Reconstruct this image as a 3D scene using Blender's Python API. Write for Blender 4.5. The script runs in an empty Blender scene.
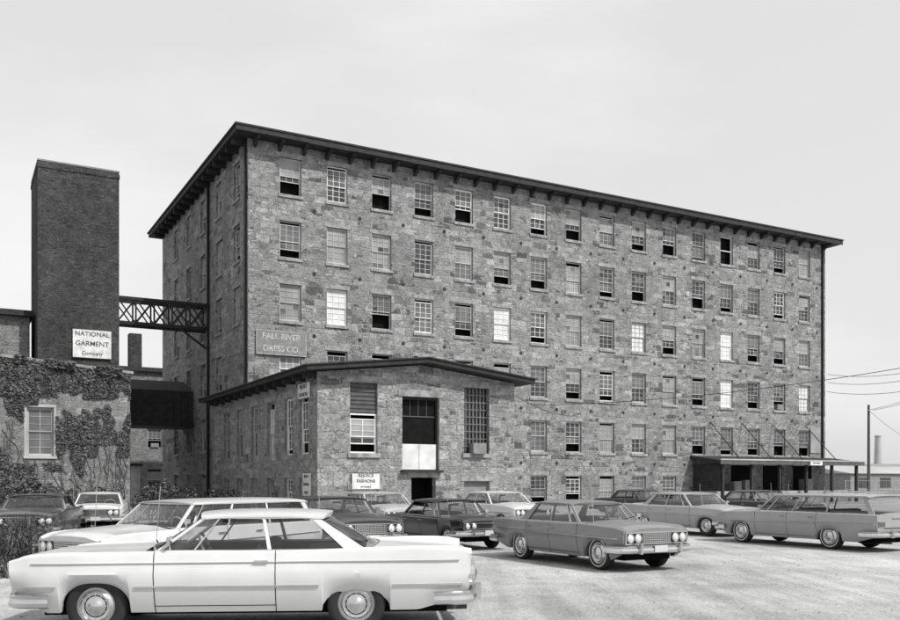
import bpy, bmesh, math, random
from mathutils import Vector, Matrix, noise
import numpy as np
random.seed(7)
sc=bpy.context.scene
COL=sc.collection
ANG=math.atan2(.484,.875)
P0=(-11.9,53.1)
D1=(math.cos(ANG),math.sin(ANG)); D2=(-math.sin(ANG),math.cos(ANG))
def W(u,v): return (P0[0]+D1[0]*u+D2[0]*v, P0[1]+D1[1]*u+D2[1]*v)

# ------------------------------------------------------------ materials
def nmat(name):
    m=bpy.data.materials.new(name); m.use_nodes=True
    nt=m.node_tree; b=nt.nodes['Principled BSDF']
    return m,nt,b
def N(nt,t,**k):
    n=nt.nodes.new(t)
    for a,v in k.items():
        if hasattr(n,a): setattr(n,a,v)
        else: n.inputs[a].default_value=v
    return n
def ramp(nt,src,stops):
    r=nt.nodes.new('ShaderNodeValToRGB'); e=r.color_ramp.elements
    while len(e)<len(stops): e.new(.5)
    for i,(p,v) in enumerate(stops):
        e[i].position=p; e[i].color=(v,v,v,1)
    nt.links.new(src,r.inputs[0]); return r.outputs[0]
def mul(nt,a,b,op='MULTIPLY'):
    m=nt.nodes.new('ShaderNodeMath'); m.operation=op
    for i,x in enumerate((a,b)):
        if isinstance(x,(int,float)): m.inputs[i].default_value=x
        else: nt.links.new(x,m.inputs[i])
    return m.outputs[0]
def mixv(nt,f,a,b):
    mx=nt.nodes.new('ShaderNodeMix'); mx.data_type='FLOAT'
    for i,x in ((0,f),(2,a),(3,b)):
        if isinstance(x,(int,float)): mx.inputs[i].default_value=x
        else: nt.links.new(x,mx.inputs[i])
    return mx.outputs[0]
def flat(name,v,rough=.7,metal=0,var=.25,scale=3,spec=.3,coat=0,bump=0):
    m,nt,b=nmat(name)
    tc=N(nt,'ShaderNodeTexCoord'); no=N(nt,'ShaderNodeTexNoise'); no.inputs['Scale'].default_value=scale; no.inputs['Detail'].default_value=6
    nt.links.new(tc.outputs['Object'],no.inputs['Vector'])
    c=ramp(nt,no.outputs['Fac'],[(.25,v*(1-var)),(.75,min(1,v*(1+var)))])
    nt.links.new(c,b.inputs['Base Color'])
    b.inputs['Roughness'].default_value=rough; b.inputs['Metallic'].default_value=metal
    b.inputs['Specular IOR Level'].default_value=spec
    b.inputs['Coat Weight'].default_value=coat; b.inputs['Coat Roughness'].default_value=.08
    if bump:
        bp=N(nt,'ShaderNodeBump'); bp.inputs['Strength'].default_value=bump; bp.inputs['Distance'].default_value=.03
        nt.links.new(no.outputs['Fac'],bp.inputs['Height']); nt.links.new(bp.outputs[0],b.inputs['Normal'])
    return m
def stone(name,lo,hi,mortar,bw=.60,rh=.29,stain=.4,mort=.022,warp=.09,rowvar=.22,split=.6,gain=1.0,rough=.05):
    m,nt,b=nmat(name)
    uv=N(nt,'ShaderNodeUVMap')
    def noi(scale,det,rg,st=(1,1,1),col=False):
        mp=N(nt,'ShaderNodeMapping'); mp.inputs['Scale'].default_value=st; nt.links.new(uv.outputs[0],mp.inputs[0])
        n=N(nt,'ShaderNodeTexNoise'); n.inputs['Scale'].default_value=scale; n.inputs['Detail'].default_value=det; n.inputs['Roughness'].default_value=rg
        nt.links.new(mp.outputs[0],n.inputs['Vector']); return n.outputs['Color' if col else 'Fac']
    def off(src,k,base):
        sub=N(nt,'ShaderNodeVectorMath',operation='SUBTRACT'); sub.inputs[1].default_value=(.5,.5,.5); nt.links.new(src,sub.inputs[0])
        s=N(nt,'ShaderNodeVectorMath',operation='MULTIPLY'); s.inputs[1].default_value=k; nt.links.new(sub.outputs[0],s.inputs[0])
        a=N(nt,'ShaderNodeVectorMath',operation='ADD'); nt.links.new(base,a.inputs[0]); nt.links.new(s.outputs[0],a.inputs[1]); return a.outputs[0]
    v=off(noi(1.9,1,.5,(.0,1,1),True),(0,rowvar*2,0),uv.outputs[0])
    v=off(noi(1.1,3,.5,(1,1,1),True),(warp*2,warp*1.6,0),v)
    v=off(noi(7,3,.6,(1,1,1),True),(rough*1.8,rough*1.6,0),v)
    def brick(w,h,o,sq):
        br=N(nt,'ShaderNodeTexBrick'); br.offset=o; br.squash=sq; br.squash_frequency=3; br.offset_frequency=2
        br.inputs['Scale'].default_value=1; br.inputs['Brick Width'].default_value=w; br.inputs['Row Height'].default_value=h
        br.inputs['Mortar Size'].default_value=mort; br.inputs['Mortar Smooth'].default_value=.5
        br.inputs['Color1'].default_value=(0,0,0,1); br.inputs['Color2'].default_value=(1,1,1,1); br.inputs['Mortar'].default_value=(.5,.5,.5,1)
        nt.links.new(v,br.inputs['Vector']); return br
    A=brick(bw,rh,.43,1.45); B=brick(bw*.5,rh*.5,.31,.75)
    sel=ramp(nt,noi(1.3,2,.5),[(.52,0),(.54,1)])
    rv=mixv(nt,sel,A.outputs['Color'],B.outputs['Color']); mo=mixv(nt,sel,A.outputs['Fac'],B.outputs['Fac'])
    col=ramp(nt,rv,[(0,lo),(.2,lo*.55+hi*.45),(.75,lo*.35+hi*.65),(1,hi)])
    col=mixv(nt,mul(nt,mo,.8),col,mortar)
    st1=ramp(nt,noi(.25,6,.65,(1.7,.6,1)),[(.32,1-stain),(.66,1.0)])
    fine=noi(8,6,.8); st2=ramp(nt,fine,[(.34,.42),(.64,1.2)])
    st3=ramp(nt,noi(2.2,5,.65),[(.32,.72),(.66,1.1)])
    o=mul(nt,mul(nt,mul(nt,mul(nt,col,st1),st2),st3),gain*1.2)
    nt.links.new(o,b.inputs['Base Color']); b.inputs['Roughness'].default_value=.92; b.inputs['Specular IOR Level'].default_value=.12
    bp=N(nt,'ShaderNodeBump'); bp.inputs['Strength'].default_value=1.0; bp.inputs['Distance'].default_value=.07
    h=mul(nt,mul(nt,mul(nt,mo,-.8),mul(nt,rv,.45),'ADD'),mul(nt,fine,1.0),'ADD')
    nt.links.new(h,bp.inputs['Height']); nt.links.new(bp.outputs[0],b.inputs['Normal'])
    return m
def glassm(name):
    m=bpy.data.materials.new(name); m.use_nodes=True; nt=m.node_tree; nt.nodes.clear()
    o=N(nt,'ShaderNodeOutputMaterial'); t=N(nt,'ShaderNodeBsdfTransparent'); t.inputs[0].default_value=(.78,.78,.78,1)
    g=N(nt,'ShaderNodeBsdfGlossy'); g.inputs['Roughness'].default_value=.02; g.inputs[0].default_value=(.9,.9,.9,1)
    lw=N(nt,'ShaderNodeLayerWeight'); lw.inputs[0].default_value=.5
    f=mul(nt,mul(nt,mul(nt,lw.outputs['Facing'],3,'POWER'),.6),.07,'ADD')
    mx=N(nt,'ShaderNodeMixShader'); nt.links.new(f,mx.inputs[0]); nt.links.new(t.outputs[0],mx.inputs[1]); nt.links.new(g.outputs[0],mx.inputs[2]); nt.links.new(mx.outputs[0],o.inputs[0])
    return m
M={}
M['mill']=stone('granite_ashlar',.11,.42,.36,bw=.82,rh=.40,stain=.33,mort=.03,warp=.13,rough=.08,rowvar=.3,gain=1.08)
M['annex']=stone('granite_ashlar_annex',.15,.50,.42,bw=.80,rh=.40,stain=.28,mort=.028,warp=.13,rough=.08,rowvar=.3)
M['ivywall']=stone('granite_rubble_old',.14,.38,.36,bw=.6,rh=.3,stain=.35,warp=.16,rough=.09)
M['brick']=stone('tower_brick',.05,.14,.12,bw=.28,rh=.10,stain=.45,mort=.012,warp=.0,rowvar=0,rough=.005)
M['pbrick']=stone('pale_brick',.2,.4,.3,bw=.4,rh=.15,warp=0,rowvar=0,rough=.005)
M['lintel']=flat('granite_lintel',.25,.85,var=.5,scale=3,bump=.3)
M['wood']=flat('painted_wood_dark',.03,.8,var=.4)
M['roof']=flat('tar_roof',.04,.9,var=.3)
M['frame']=flat('window_frame_paint',.40,.6,var=.4,scale=.35)
M['framew']=flat('window_frame_white',.7,.6,var=.15)
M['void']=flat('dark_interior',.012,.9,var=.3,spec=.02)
M['g1']=flat('window_glass_dark',.04,.2,var=.6,scale=1.3,spec=.5)
M['g2']=flat('window_glass_dust_and_sky',.11,.3,var=.5,scale=1.1,spec=.5)  # mid grey mixes dust with sky reflection painted into the colour
M['g3']=flat('window_shade_pale',.26,.5,var=.35,scale=.8)
M['g4']=flat('window_curtain_white',.60,.6,var=.2,scale=2)
M['board']=flat('boarded_panel',.2,.8,var=.3)
M['steel']=flat('black_steel',.02,.5,var=.3,metal=.3)
M['sign']=flat('sign_paint_white',.62,.5,var=.3,scale=2.5)
M['fadeink']=flat('faded_white_lettering',.45,.7,var=.5,scale=4)
M['ink']=flat('sign_lettering_black',.06,.6)
M['pole']=flat('weathered_pole',.09,.9,var=.3)
M['haze']=flat('hazed_distant_wall',.5,.9,var=.15,scale=.2)  # atmospheric haze is painted in as a paler base colour
M['haze2']=flat('hazed_distant_roof',.35,.9,var=.15,scale=.2)  # same painted-in haze, for far roofs, stack and trees
M['leafd']=flat('leaf_dark',.03,.6,var=.5,scale=5)
M['leafm']=flat('leaf_mid',.065,.6,var=.5,scale=5)
M['leafl']=flat('leaf_light',.12,.6,var=.4,scale=5)
M['concrete']=flat('concrete',.3,.9,var=.3,scale=1.5,bump=.2)
M['glass']=glassm('car_glass')
M['chrome']=flat('chrome',.62,.2,metal=.95,var=.12)
M['tyre']=flat('tyre_rubber',.025,.8,var=.3)
M['wwall']=flat('whitewall',.5,.7,var=.15)
M['upholst']=flat('upholstery',.05,.8,var=.4)
M['under']=flat('underbody',.008,.9,spec=.02)
M['seam']=flat('panel_gap',.02,.9,spec=.05)
M['lens']=flat('headlamp_glass',.6,.1,var=.1,spec=.6)
M['tail']=flat('tail_lamp',.10,.2,var=.1,spec=.6)
M['grille']=flat('grille_dark',.03,.4,metal=.5)
def paint(v):
    k='paint%g'%v
    if k in M: return M[k]
    m,nt,b=nmat('car_paint_%g'%v)
    tc=N(nt,'ShaderNodeTexCoord'); no=N(nt,'ShaderNodeTexNoise'); no.inputs['Scale'].default_value=2.2; no.inputs['Detail'].default_value=8
    nt.links.new(tc.outputs['Object'],no.inputs['Vector'])
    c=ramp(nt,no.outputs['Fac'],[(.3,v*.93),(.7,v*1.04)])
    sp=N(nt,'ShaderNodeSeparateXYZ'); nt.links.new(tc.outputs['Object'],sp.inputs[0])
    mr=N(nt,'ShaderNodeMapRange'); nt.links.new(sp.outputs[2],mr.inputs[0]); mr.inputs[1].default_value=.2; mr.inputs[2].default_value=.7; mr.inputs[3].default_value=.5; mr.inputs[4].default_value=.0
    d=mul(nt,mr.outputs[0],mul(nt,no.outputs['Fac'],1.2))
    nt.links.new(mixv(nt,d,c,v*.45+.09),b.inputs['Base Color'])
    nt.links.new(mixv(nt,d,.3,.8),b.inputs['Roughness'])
    b.inputs['Coat Weight'].default_value=.4; b.inputs['Coat Roughness'].default_value=.08
    M[k]=m; return m

# ------------------------------------------------------------ mesh builder
class MB:
    def __init__(s): s.v=[];s.f=[];s.m=[];s.mats=[]
    def mi(s,k):
        if k not in s.mats: s.mats.append(k)
        return s.mats.index(k)
    def face(s,pts,mat):
        b=len(s.v); s.v.extend([tuple(p) for p in pts]); s.f.append(tuple(range(b,b+len(pts)))); s.m.append(s.mi(mat))
    def grid(s,rows,mat,matf=None):
        b=len(s.v); nr=len(rows); nc=len(rows[0])
        for r in rows: s.v.extend([tuple(p) for p in r])
        for i in range(nr-1):
            for j in range(nc-1):
                k=matf(i,j) if matf else mat
                s.f.append((b+i*nc+j,b+i*nc+j+1,b+(i+1)*nc+j+1,b+(i+1)*nc+j)); s.m.append(s.mi(k))
    def hexa(s,p,mat):
        b=len(s.v); s.v.extend([tuple(q) for q in p])
        for f in ((0,3,2,1),(4,5,6,7),(0,1,5,4),(1,2,6,5),(2,3,7,6),(3,0,4,7)):
            s.f.append(tuple(b+i for i in f)); s.m.append(s.mi(mat))
    def box(s,x0,x1,y0,y1,z0,z1,mat):
        s.hexa([(x0,y0,z0),(x1,y0,z0),(x1,y1,z0),(x0,y1,z0),(x0,y0,z1),(x1,y0,z1),(x1,y1,z1),(x0,y1,z1)],mat)
    def beam(s,p,q,t,mat,t2=None):
        p=Vector(p);q=Vector(q);d=(q-p).normalized(); t2=t2 or t
        a=d.cross(Vector((0,0,1)))
        if a.length<.01: a=d.cross(Vector((1,0,0)))
        a.normalize(); c=d.cross(a); a*=t/2; c*=t2/2
        s.hexa([p-a-c,p+a-c,p+a+c,p-a+c,q-a-c,q+a-c,q+a+c,q-a+c],mat)
    def cyl(s,p,r0,r1,h,mat,n=14,cap=True):
        x,y,z=p
        r=[[(x+a*math.cos(2*math.pi*i/n),y+a*math.sin(2*math.pi*i/n),zz) for i in range(n+1)] for a,zz in ((r0,z),(r1,z+h))]
        s.grid(r,mat)
        if cap: s.face(r[1][:-1],mat)
    def build(s,name,parent=None,smooth=0,loc=None,rotz=None,merge=False):
        me=bpy.data.meshes.new(name); me.from_pydata(s.v,[],s.f)
        for k in s.mats: me.materials.append(M[k])
        me.polygons.foreach_set('material_index',s.m)
        if merge or smooth:
            bm=bmesh.new(); bm.from_mesh(me); bmesh.ops.remove_doubles(bm,verts=bm.verts,dist=.0004)
            bmesh.ops.recalc_face_normals(bm,faces=bm.faces)
            if smooth:
                for f in bm.faces: f.smooth=True
                for e in bm.edges:
                    if len(e.link_faces)==2 and e.calc_face_angle(0)>math.radians(smooth): e.smooth=False
            bm.to_mesh(me); bm.free()
        me.update()
        uvl=me.uv_layers.new(name='UVMap')
        nl=len(me.loops); co=np.empty(len(me.vertices)*3); me.vertices.foreach_get('co',co); co=co.reshape(-1,3)
        uv=np.empty((nl,2))
        for p in me.polygons:
            n=p.normal; ax,ay,az=abs(n.x),abs(n.y),abs(n.z)
            for li in p.loop_indices:
                c=co[me.loops[li].vertex_index]
                if az>.8: uv[li]=(c[0],c[1])
                elif ax>ay: uv[li]=(c[1]+13.3,c[2])
                else: uv[li]=(c[0],c[2])
        uvl.data.foreach_set('uv',uv.ravel())
        o=bpy.data.objects.new(name,me); COL.objects.link(o)
        if parent: o.parent=parent
        if loc: o.location=loc
        if rotz is not None: o.rotation_euler[2]=rotz
        return o
def empty(name,loc=(0,0,0),rotz=0):
    o=bpy.data.objects.new(name,None); o.empty_display_size=.5; COL.objects.link(o); o.location=loc; o.rotation_euler[2]=rotz; return o
BL=(P0[0],P0[1],0)
def bldg(name): return empty(name,BL,ANG)
FRONT=lambda v: (lambda a,z,d: (a,v-d,z))
LEFT=lambda u: (lambda a,z,d: (u-d,a,z))

def wall(mb,f,a0,a1,z0,z1,ops,mat,depth=.3):
    A=sorted({a0,a1,*[o[0] for o in ops],*[o[1] for o in ops]}); Z=sorted({z0,z1,*[o[2] for o in ops],*[o[3] for o in ops]})
    for i in range(len(A)-1):
        ca=(A[i]+A[i+1])/2
        for j in range(len(Z)-1):
            cz=(Z[j]+Z[j+1])/2
            if not any(o[0]<ca<o[1] and o[2]<cz<o[3] for o in ops):
                mb.face([f(A[i],Z[j],0),f(A[i+1],Z[j],0),f(A[i+1],Z[j+1],0),f(A[i],Z[j+1],0)],mat)
    for (a,b,c,d) in ops:
        for q in (((a,c),(b,c)),((b,c),(b,d)),((b,d),(a,d)),((a,d),(a,c))):
            (p,r),(s_,t)=q
            mb.face([f(p,r,0),f(s_,t,0),f(s_,t,-depth),f(p,r,-depth)],mat)
def fbox(mb,f,a0,a1,z0,z1,d0,d1,mat):
    mb.hexa([f(a0,z0,d0),f(a1,z0,d0),f(a1,z0,d1),f(a0,z0,d1),f(a0,z1,d0),f(a1,z1,d0),f(a1,z1,d1),f(a0,z1,d1)],mat)
def window(mb,f,a,b,c,d,rnd,frame='frame',state=None,dep=.16,cols=3):
    w=b-a;h=d-c
    st=state or rnd.choices(['open','half','closed','pale','white','void'],[32,30,26,8,3,1])[0]
    fw=.07
    fbox(mb,f,a,a+fw,c,d,-dep-.08,-dep+.02,frame); fbox(mb,f,b-fw,b,c,d,-dep-.08,-dep+.02,frame)
    fbox(mb,f,a+fw,b-fw,d-fw,d,-dep-.08,-dep+.02,frame); fbox(mb,f,a+fw,b-fw,c,c+fw,-dep-.08,-dep+.02,frame)
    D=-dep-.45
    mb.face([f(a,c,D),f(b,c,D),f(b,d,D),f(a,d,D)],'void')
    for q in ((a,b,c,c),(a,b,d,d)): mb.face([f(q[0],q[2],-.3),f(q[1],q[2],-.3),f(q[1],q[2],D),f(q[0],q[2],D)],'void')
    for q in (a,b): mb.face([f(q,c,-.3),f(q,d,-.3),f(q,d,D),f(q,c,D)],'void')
    if st=='void':
        fbox(mb,f,a+fw,b-fw,(c+d)/2-.03,(c+d)/2+.03,-dep-.06,-dep,frame); return
    a+=fw;b-=fw;c+=fw;d-=fw; mid=(c+d)/2
    def sash(z0,z1,dd,g):
        mb.face([f(a,z0,dd-.02),f(b,z0,dd-.02),f(b,z1,dd-.02),f(a,z1,dd-.02)],g)
        t=.05
        fbox(mb,f,a,b,z0,z0+t,dd-.018,dd+.01,frame); fbox(mb,f,a,b,z1-t,z1,dd-.018,dd+.01,frame)
        ps=(b-a)/cols
        for k in range(cols):
            for j in range(3):
                if g!='g4' and rnd.random()<.09:
                    zz0=z0+(z1-z0)*j/3; zz1=z0+(z1-z0)*(j+1)/3
                    mb.face([f(a+ps*k,zz0,dd-.019),f(a+ps*(k+1),zz0,dd-.019),f(a+ps*(k+1),zz1,dd-.019),f(a+ps*k,zz1,dd-.019)],rnd.choice(['g1','g2','g2']))
        for k in range(cols+1):
            x=a+(b-a)*k/cols; tt=.016 if 0<k<cols else .035
            fbox(mb,f,max(a,x-tt),min(b,x+tt),z0+t,z1-t,dd-.018,dd+.008,frame)
        for k in (1,2) :
            z=z0+(z1-z0)*k/3
            fbox(mb,f,a+.04,b-.04,z-.011,z+.011,dd-.018,dd+.006,frame)
    g=rnd.choice(['g1','g2','g2','g2','g3','g3']); g2=rnd.choice(['g1','g1','g2'])
    if st=='pale': g='g3';g2='g3'
    if st=='white': g='g4';g2='g4'
    drop=rnd.choice([0,0,0,0,.12,.2])*(d-mid)
    sash(mid-drop,d-drop,-dep-.0,g)
    # roller shade half drawn behind some upper sashes
    if st=='open':
        k=rnd.uniform(.45,.92)*(mid-c); sash(c+k,min(mid+k,d-.03),-dep-.05,g2)
        if rnd.random()<.12: fbox(mb,f,a+.25,b-.25,c,c+.42,-dep-.3,.12,'board')
    elif st=='half':
        k=rnd.uniform(.12,.5)*(mid-c); sash(c+k,mid+k,-dep-.05,g2)
    else: sash(c,mid,-dep-.05,g2)

# ------------------------------------------------------------ MILL
mill=bldg('stone_mill_building')
rw=[20.1-3.8*k for k in range(6)]
UL,VL,ZW=50.5,24.6,21.95
mb=MB(); wn=MB(); tr=MB(); rnd=random.Random(3)
ops=[];f=FRONT(0)
special={(2,1):'white',(2,5):'white',(2,7):'pale',(2,6):'half',(2,0):'pale',(0,2):'open',(0,12):'void',(1,0):'half',(2,9):'white',(3,10):'pale',(3,12):'white',(2,11):'pale',(4,7):'open',(3,14):'open',(3,15):'white',(1,7):'pale',(0,0):'open',(0,3):'open',(0,4):'open',(4,10):'pale'}
for r,zc in enumerate(rw):
    for i in range(16):
        u=2.6+3.02*i
        if r>=4 and u<9.8: continue
        if r==5 and u>36: continue
        h=1.12 if r<5 else 1.05
        o=(u-.68,u+.68,zc-h+(.15 if r==5 else 0),zc+h-.02); ops.append(o)
        window(wn,f,*o,rnd,state=special.get((r,i)),frame='framew' if (r,i) in ((2,1),(2,5),(3,12)) or rnd.random()<.15 else 'frame')
        fbox(tr,f,o[0]-.15,o[1]+.15,o[3]+.003,o[3]+.26,-.02,.02,'lintel'); fbox(tr,f,o[0]-.1,o[1]+.1,o[2]-.18,o[2]-.003,-.1,.08,'lintel')
        if r<5: 
            uu=u+1.51; zz=zc-1.9
            pts=[f(uu+.12*math.cos(k*math.pi/4),zz+.12*math.sin(k*math.pi/4),.03) for k in range(8)]
            if uu<50: tr.face(pts,'wood')
wall(mb,f,0,UL,0,ZW,ops,'mill')
opsl=[];fl=LEFT(0)
for r,zc in enumerate(rw):
    for i in range(5):
        v=2.4+4.25*i
        if r>=3 and i<1: continue
        o=(v-.68,v+.68,zc-1.12+(.25 if r==5 else 0),zc+1.1); opsl.append(o); window(wn,fl,*o,rnd)
        fbox(tr,fl,o[0]-.15,o[1]+.15,o[3]+.003,o[3]+.26,-.02,.02,'lintel'); fbox(tr,fl,o[0]-.1,o[1]+.1,o[2]-.18,o[2]-.003,-.1,.08,'lintel')
wall(mb,fl,0,VL,0,ZW,opsl,'mill')
mb.face([(UL,0,0),(UL,VL,0),(UL,VL,ZW),(UL,0,ZW)],'mill'); mb.face([(0,VL,0),(UL,VL,0),(UL,VL,ZW),(0,VL,ZW)],'mill')
mb.build('walls',mill); wn.build('windows',mill); tr.build('lintels_and_sills',mill)
rf=MB(); o_=.95; z0,z1=ZW,ZW+.32
rf.box(-o_,UL+o_,-o_,VL+o_,z0+.02,z1,'wood')
r=random.Random(2); u=-o_-.05
while u<UL+o_:
    l=r.uniform(2.5,4.5); e=min(u+l,UL+o_+.05); dz=r.uniform(-.025,.025); rf.box(u,e-.01,-o_-.06,-o_-.003,z0-.0+dz,z1-.02+dz,'wood'); u+=l
rf.box(-o_-.1,UL+o_+.1,-o_-.12,VL+o_+.1,z1+.002,z1+.1,'roof')
q=z1+.102; R1=(10,VL/2,q+1.5);R2=(UL-10,VL/2,q+1.5)
c=[(-o_,-o_,q),(UL+o_,-o_,q),(UL+o_,VL+o_,q),(-o_,VL+o_,q)]
rf.face([c[0],c[1],R2,R1],'roof');rf.face([c[1],c[2],R2],'roof');rf.face([c[2],c[3],R1,R2],'roof');rf.face([c[3],c[0],R1],'roof')
for i in range(34):
    u=.4+i*1.51
    rf.box(u-.1,u+.1,-.82,-.004,z0-.18,z0+.018,'wood')
    rf.hexa([(u-.09,-.1,z0-.46),(u+.09,-.1,z0-.46),(u+.09,-.004,z0-.46),(u-.09,-.004,z0-.46),(u-.09,-.5,z0-.182),(u+.09,-.5,z0-.182),(u+.09,-.004,z0-.182),(u-.09,-.004,z0-.182)],'wood')
for i in range(17):
    v=.6+i*1.45; rf.box(-.8,-.004,v-.09,v+.09,z0-.3,z0+.018,'wood')
rf.cyl((.3,6.8,z1+.1),.3,.26,.8,'wood',12)
rf.build('roof_and_eaves',mill)
dt=MB()
dt.box(-.2,-.03,9.0,9.16,.0,21.9,'steel')
dt.box(-.16,-.02,.25,.4,.0,21.9,'steel'); dt.box(50.0,50.14,-.15,-.02,3,21.9,'steel')
dt.build('downpipes',mill)

# ------------------------------------------------------------ ANNEX
ax=bldg('stone_annex_building')
AU0,AU1,AV=-1.07,9.33,-14.36; AZ=6.62
mb=MB();wn=MB();tr=MB(); f=FRONT(AV); ru=random.Random(5)
def au(w): return AU0+w
O=[(au(2.24)-.68,au(2.24)+.68,3.03,6.25),(au(5.16)-.98,au(5.16)+.98,2.27,5.72),(au(8.23)-.71,au(8.23)+.71,3.1,6.3),
   (au(5.3)-.65,au(5.3)+.65,0,1.92),(au(2.3)-.66,au(2.3)+.66,.0,1.35),(au(8.23)-.71,au(8.23)+.71,.35,1.75)]
wall(mb,f,AU0,AU1,0,AZ,O,'annex',depth=.35)
mb.face([f(AU0,AZ,0),f(AU1,AZ,0),f((AU0+AU1)/2,AZ+.6,0)],'annex')
o=O[0]; fbox(wn,f,o[0],o[1],4.85,o[3],-.3,-.15,'pole'); window(wn,f,o[0],o[1],3.03,4.84,ru,frame='framew',state='half',cols=2)
for k in range(7): fbox(wn,f,o[0]+.02,o[1]-.02,4.87+k*.19,4.89+k*.19,-.14,-.12,'wood')
o=O[1]
fbox(wn,f,o[0]+.1,o[1]-.1,3.52,o[3]-.12,-.34,-.31,'void')
fbox(wn,f,o[0]+.1,o[1]-.1,4.78,4.83,-.3,-.27,'pole')
for k in (1,2,3): 
    x=o[0]+.1+(o[1]-o[0]-.2)*k/4; fbox(wn,f,x-.012,x+.012,4.83,o[3]-.12,-.305,-.285,'pole')
fbox(wn,f,o[0]+.06,o[1]-.06,2.3,3.5,-.3,-.2,'g4'); fbox(wn,f,(o[0]+o[1])/2-.01,(o[0]+o[1])/2+.01,2.32,3.48,-.199,-.19,'board')
fbox(wn,f,o[0],o[0]+.06,o[2],o[3],-.34,-.2,'wood'); fbox(wn,f,o[1]-.06,o[1],o[2],o[3],-.34,-.2,'wood'); fbox(wn,f,o[0]+.06,o[1]-.06,o[3]-.12,o[3],-.34,-.2,'wood')
fbox(wn,f,o[0]-.1,o[1]+.1,o[2]-.1,o[2]-.003,-.2,.3,'wood')
o=O[2]; fbox(wn,f,o[0],o[1],o[2],o[3],-.34,-.3,'g1')
for k in range(8):
    x=o[0]+(o[1]-o[0])*k/7; fbox(wn,f,x-.018,x+.018,o[2],o[3],-.25,-.21,'board')
for k in range(10):
    z=o[2]+(o[3]-o[2])*k/9; fbox(wn,f,o[0],o[1],z-.015,z+.015,-.2,-.17,'board')
fbox(wn,f,o[0]+.35,o[1]-.35,o[2]-.02,o[2]+.5,-.15,.3,'board')
o=O[3]; wn.face([f(o[0],0,-1.2),f(o[1],0,-1.2),f(o[1],1.92,-1.2),f(o[0],1.92,-1.2)],'void')
for a in (o[0],o[1]): wn.face([f(a,0,-.35),f(a,1.92,-.35),f(a,1.92,-1.2),f(a,0,-1.2)],'void')
wn.face([f(o[0],1.92,-.35),f(o[1],1.92,-.35),f(o[1],1.92,-1.2),f(o[0],1.92,-1.2)],'void')
o=O[4]; window(wn,f,o[0],o[1],.02,1.35,ru,frame='framew',state='closed')
o=O[5]; fbox(wn,f,o[0],o[1],.35,1.75,-.3,-.2,'board')
for o in O:
    fbox(tr,f,o[0]-.2,o[1]+.2,o[3]+.003,o[3]+.3,-.02,.03,'lintel')
    if o[2]>.1 and o is not O[1]: fbox(tr,f,o[0]-.12,o[1]+.12,o[2]-.2,o[2]-.003,-.1,.09,'lintel')
fl=LEFT(AU0); OL=[]
for k,s in enumerate((1.8,3.93,6.7,9.5,12.3,15.1)):
    v=AV+s; OL.append((v-.6,v+.6,3.0,5.75)); OL.append((v-.6,v+.6,.5,1.9))
wall(mb,fl,AV,4.0,0,AZ,OL,'annex',depth=.35)
for i,o in enumerate(OL):
    window(wn,fl,*o,ru,state=('half' if i in(0,2) else None),frame='framew' if i<4 else 'frame')
    fbox(tr,fl,o[0]-.2,o[1]+.2,o[3]+.003,o[3]+.3,-.02,.03,'lintel')
mb.face([(AU1,AV,0),(AU1,0,0),(AU1,0,AZ),(AU1,AV,AZ)],'annex'); mb.face([(AU0,4,0),(0,4,0),(0,4,AZ),(AU0,4,AZ)],'annex')
mb.build('walls',ax); wn.build('windows_and_doors',ax); tr.build('lintels_and_sills',ax)
rf=MB(); um=(AU0+AU1)/2; ov=.75; sl=.6/(um-AU0)
def rz(u): return AZ+.05+ .6-abs(u-um)*sl
for (ua,ub,va,vb) in ((AU0-ov,um,AV-ov,-.02),(um,AU1+ov,AV-ov,-.02),(AU0-ov,-.01,-.018,4.4)):
    t=.2
    rf.hexa([(ua,va,rz(ua)),(ub,va,rz(ub)),(ub,vb,rz(ub)),(ua,vb,rz(ua)),(ua,va,rz(ua)+t),(ub,va,rz(ub)+t),(ub,vb,rz(ub)+t),(ua,vb,rz(ua)+t)],'wood')
    t2=t+.003;w=.06 
    ua2=ua-.08 if ua<um-.1 else ua; ub2=ub+.08 if ub>um+.1 else ub; va2=va-.08 if va<-5 else va
    rf.hexa([(ua2,va2,rz(ua2)+t2),(ub2,va2,rz(ub2)+t2),(ub2,vb,rz(ub2)+t2),(ua2,vb,rz(ua2)+t2),(ua2,va2,rz(ua2)+t2+w),(ub2,va2,rz(ub2)+t2+w),(ub2,vb,rz(ub2)+t2+w),(ua2,vb,rz(ua2)+t2+w)],'roof')
for i in range(13): 
    v=AV+.2+i*1.4; rf.box(AU0-.6,AU0-.004,v-.07,v+.07,AZ-.3,rz(AU0-.6)-.01,'wood')
rf.cyl((um+.3,AV+1.2,AZ+.6),.09,.09,.6,'steel'); 
rf.build('roof_and_eaves',ax)

# ------------------------------------------------------------ TOWER
tw=bldg('brick_tower')
mb=MB(); mb.box(-10.7,-5.98,8,13,0,21.3,'brick')
mb.box(-10.74,-5.94,7.96,13.04,20.9,21.15,'brick'); mb.build('shaft',tw)
t2=MB(); t2.box(-10.72,-5.96,7.98,13.02,21.302,21.4,'board'); t2.build('coping',tw)

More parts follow.
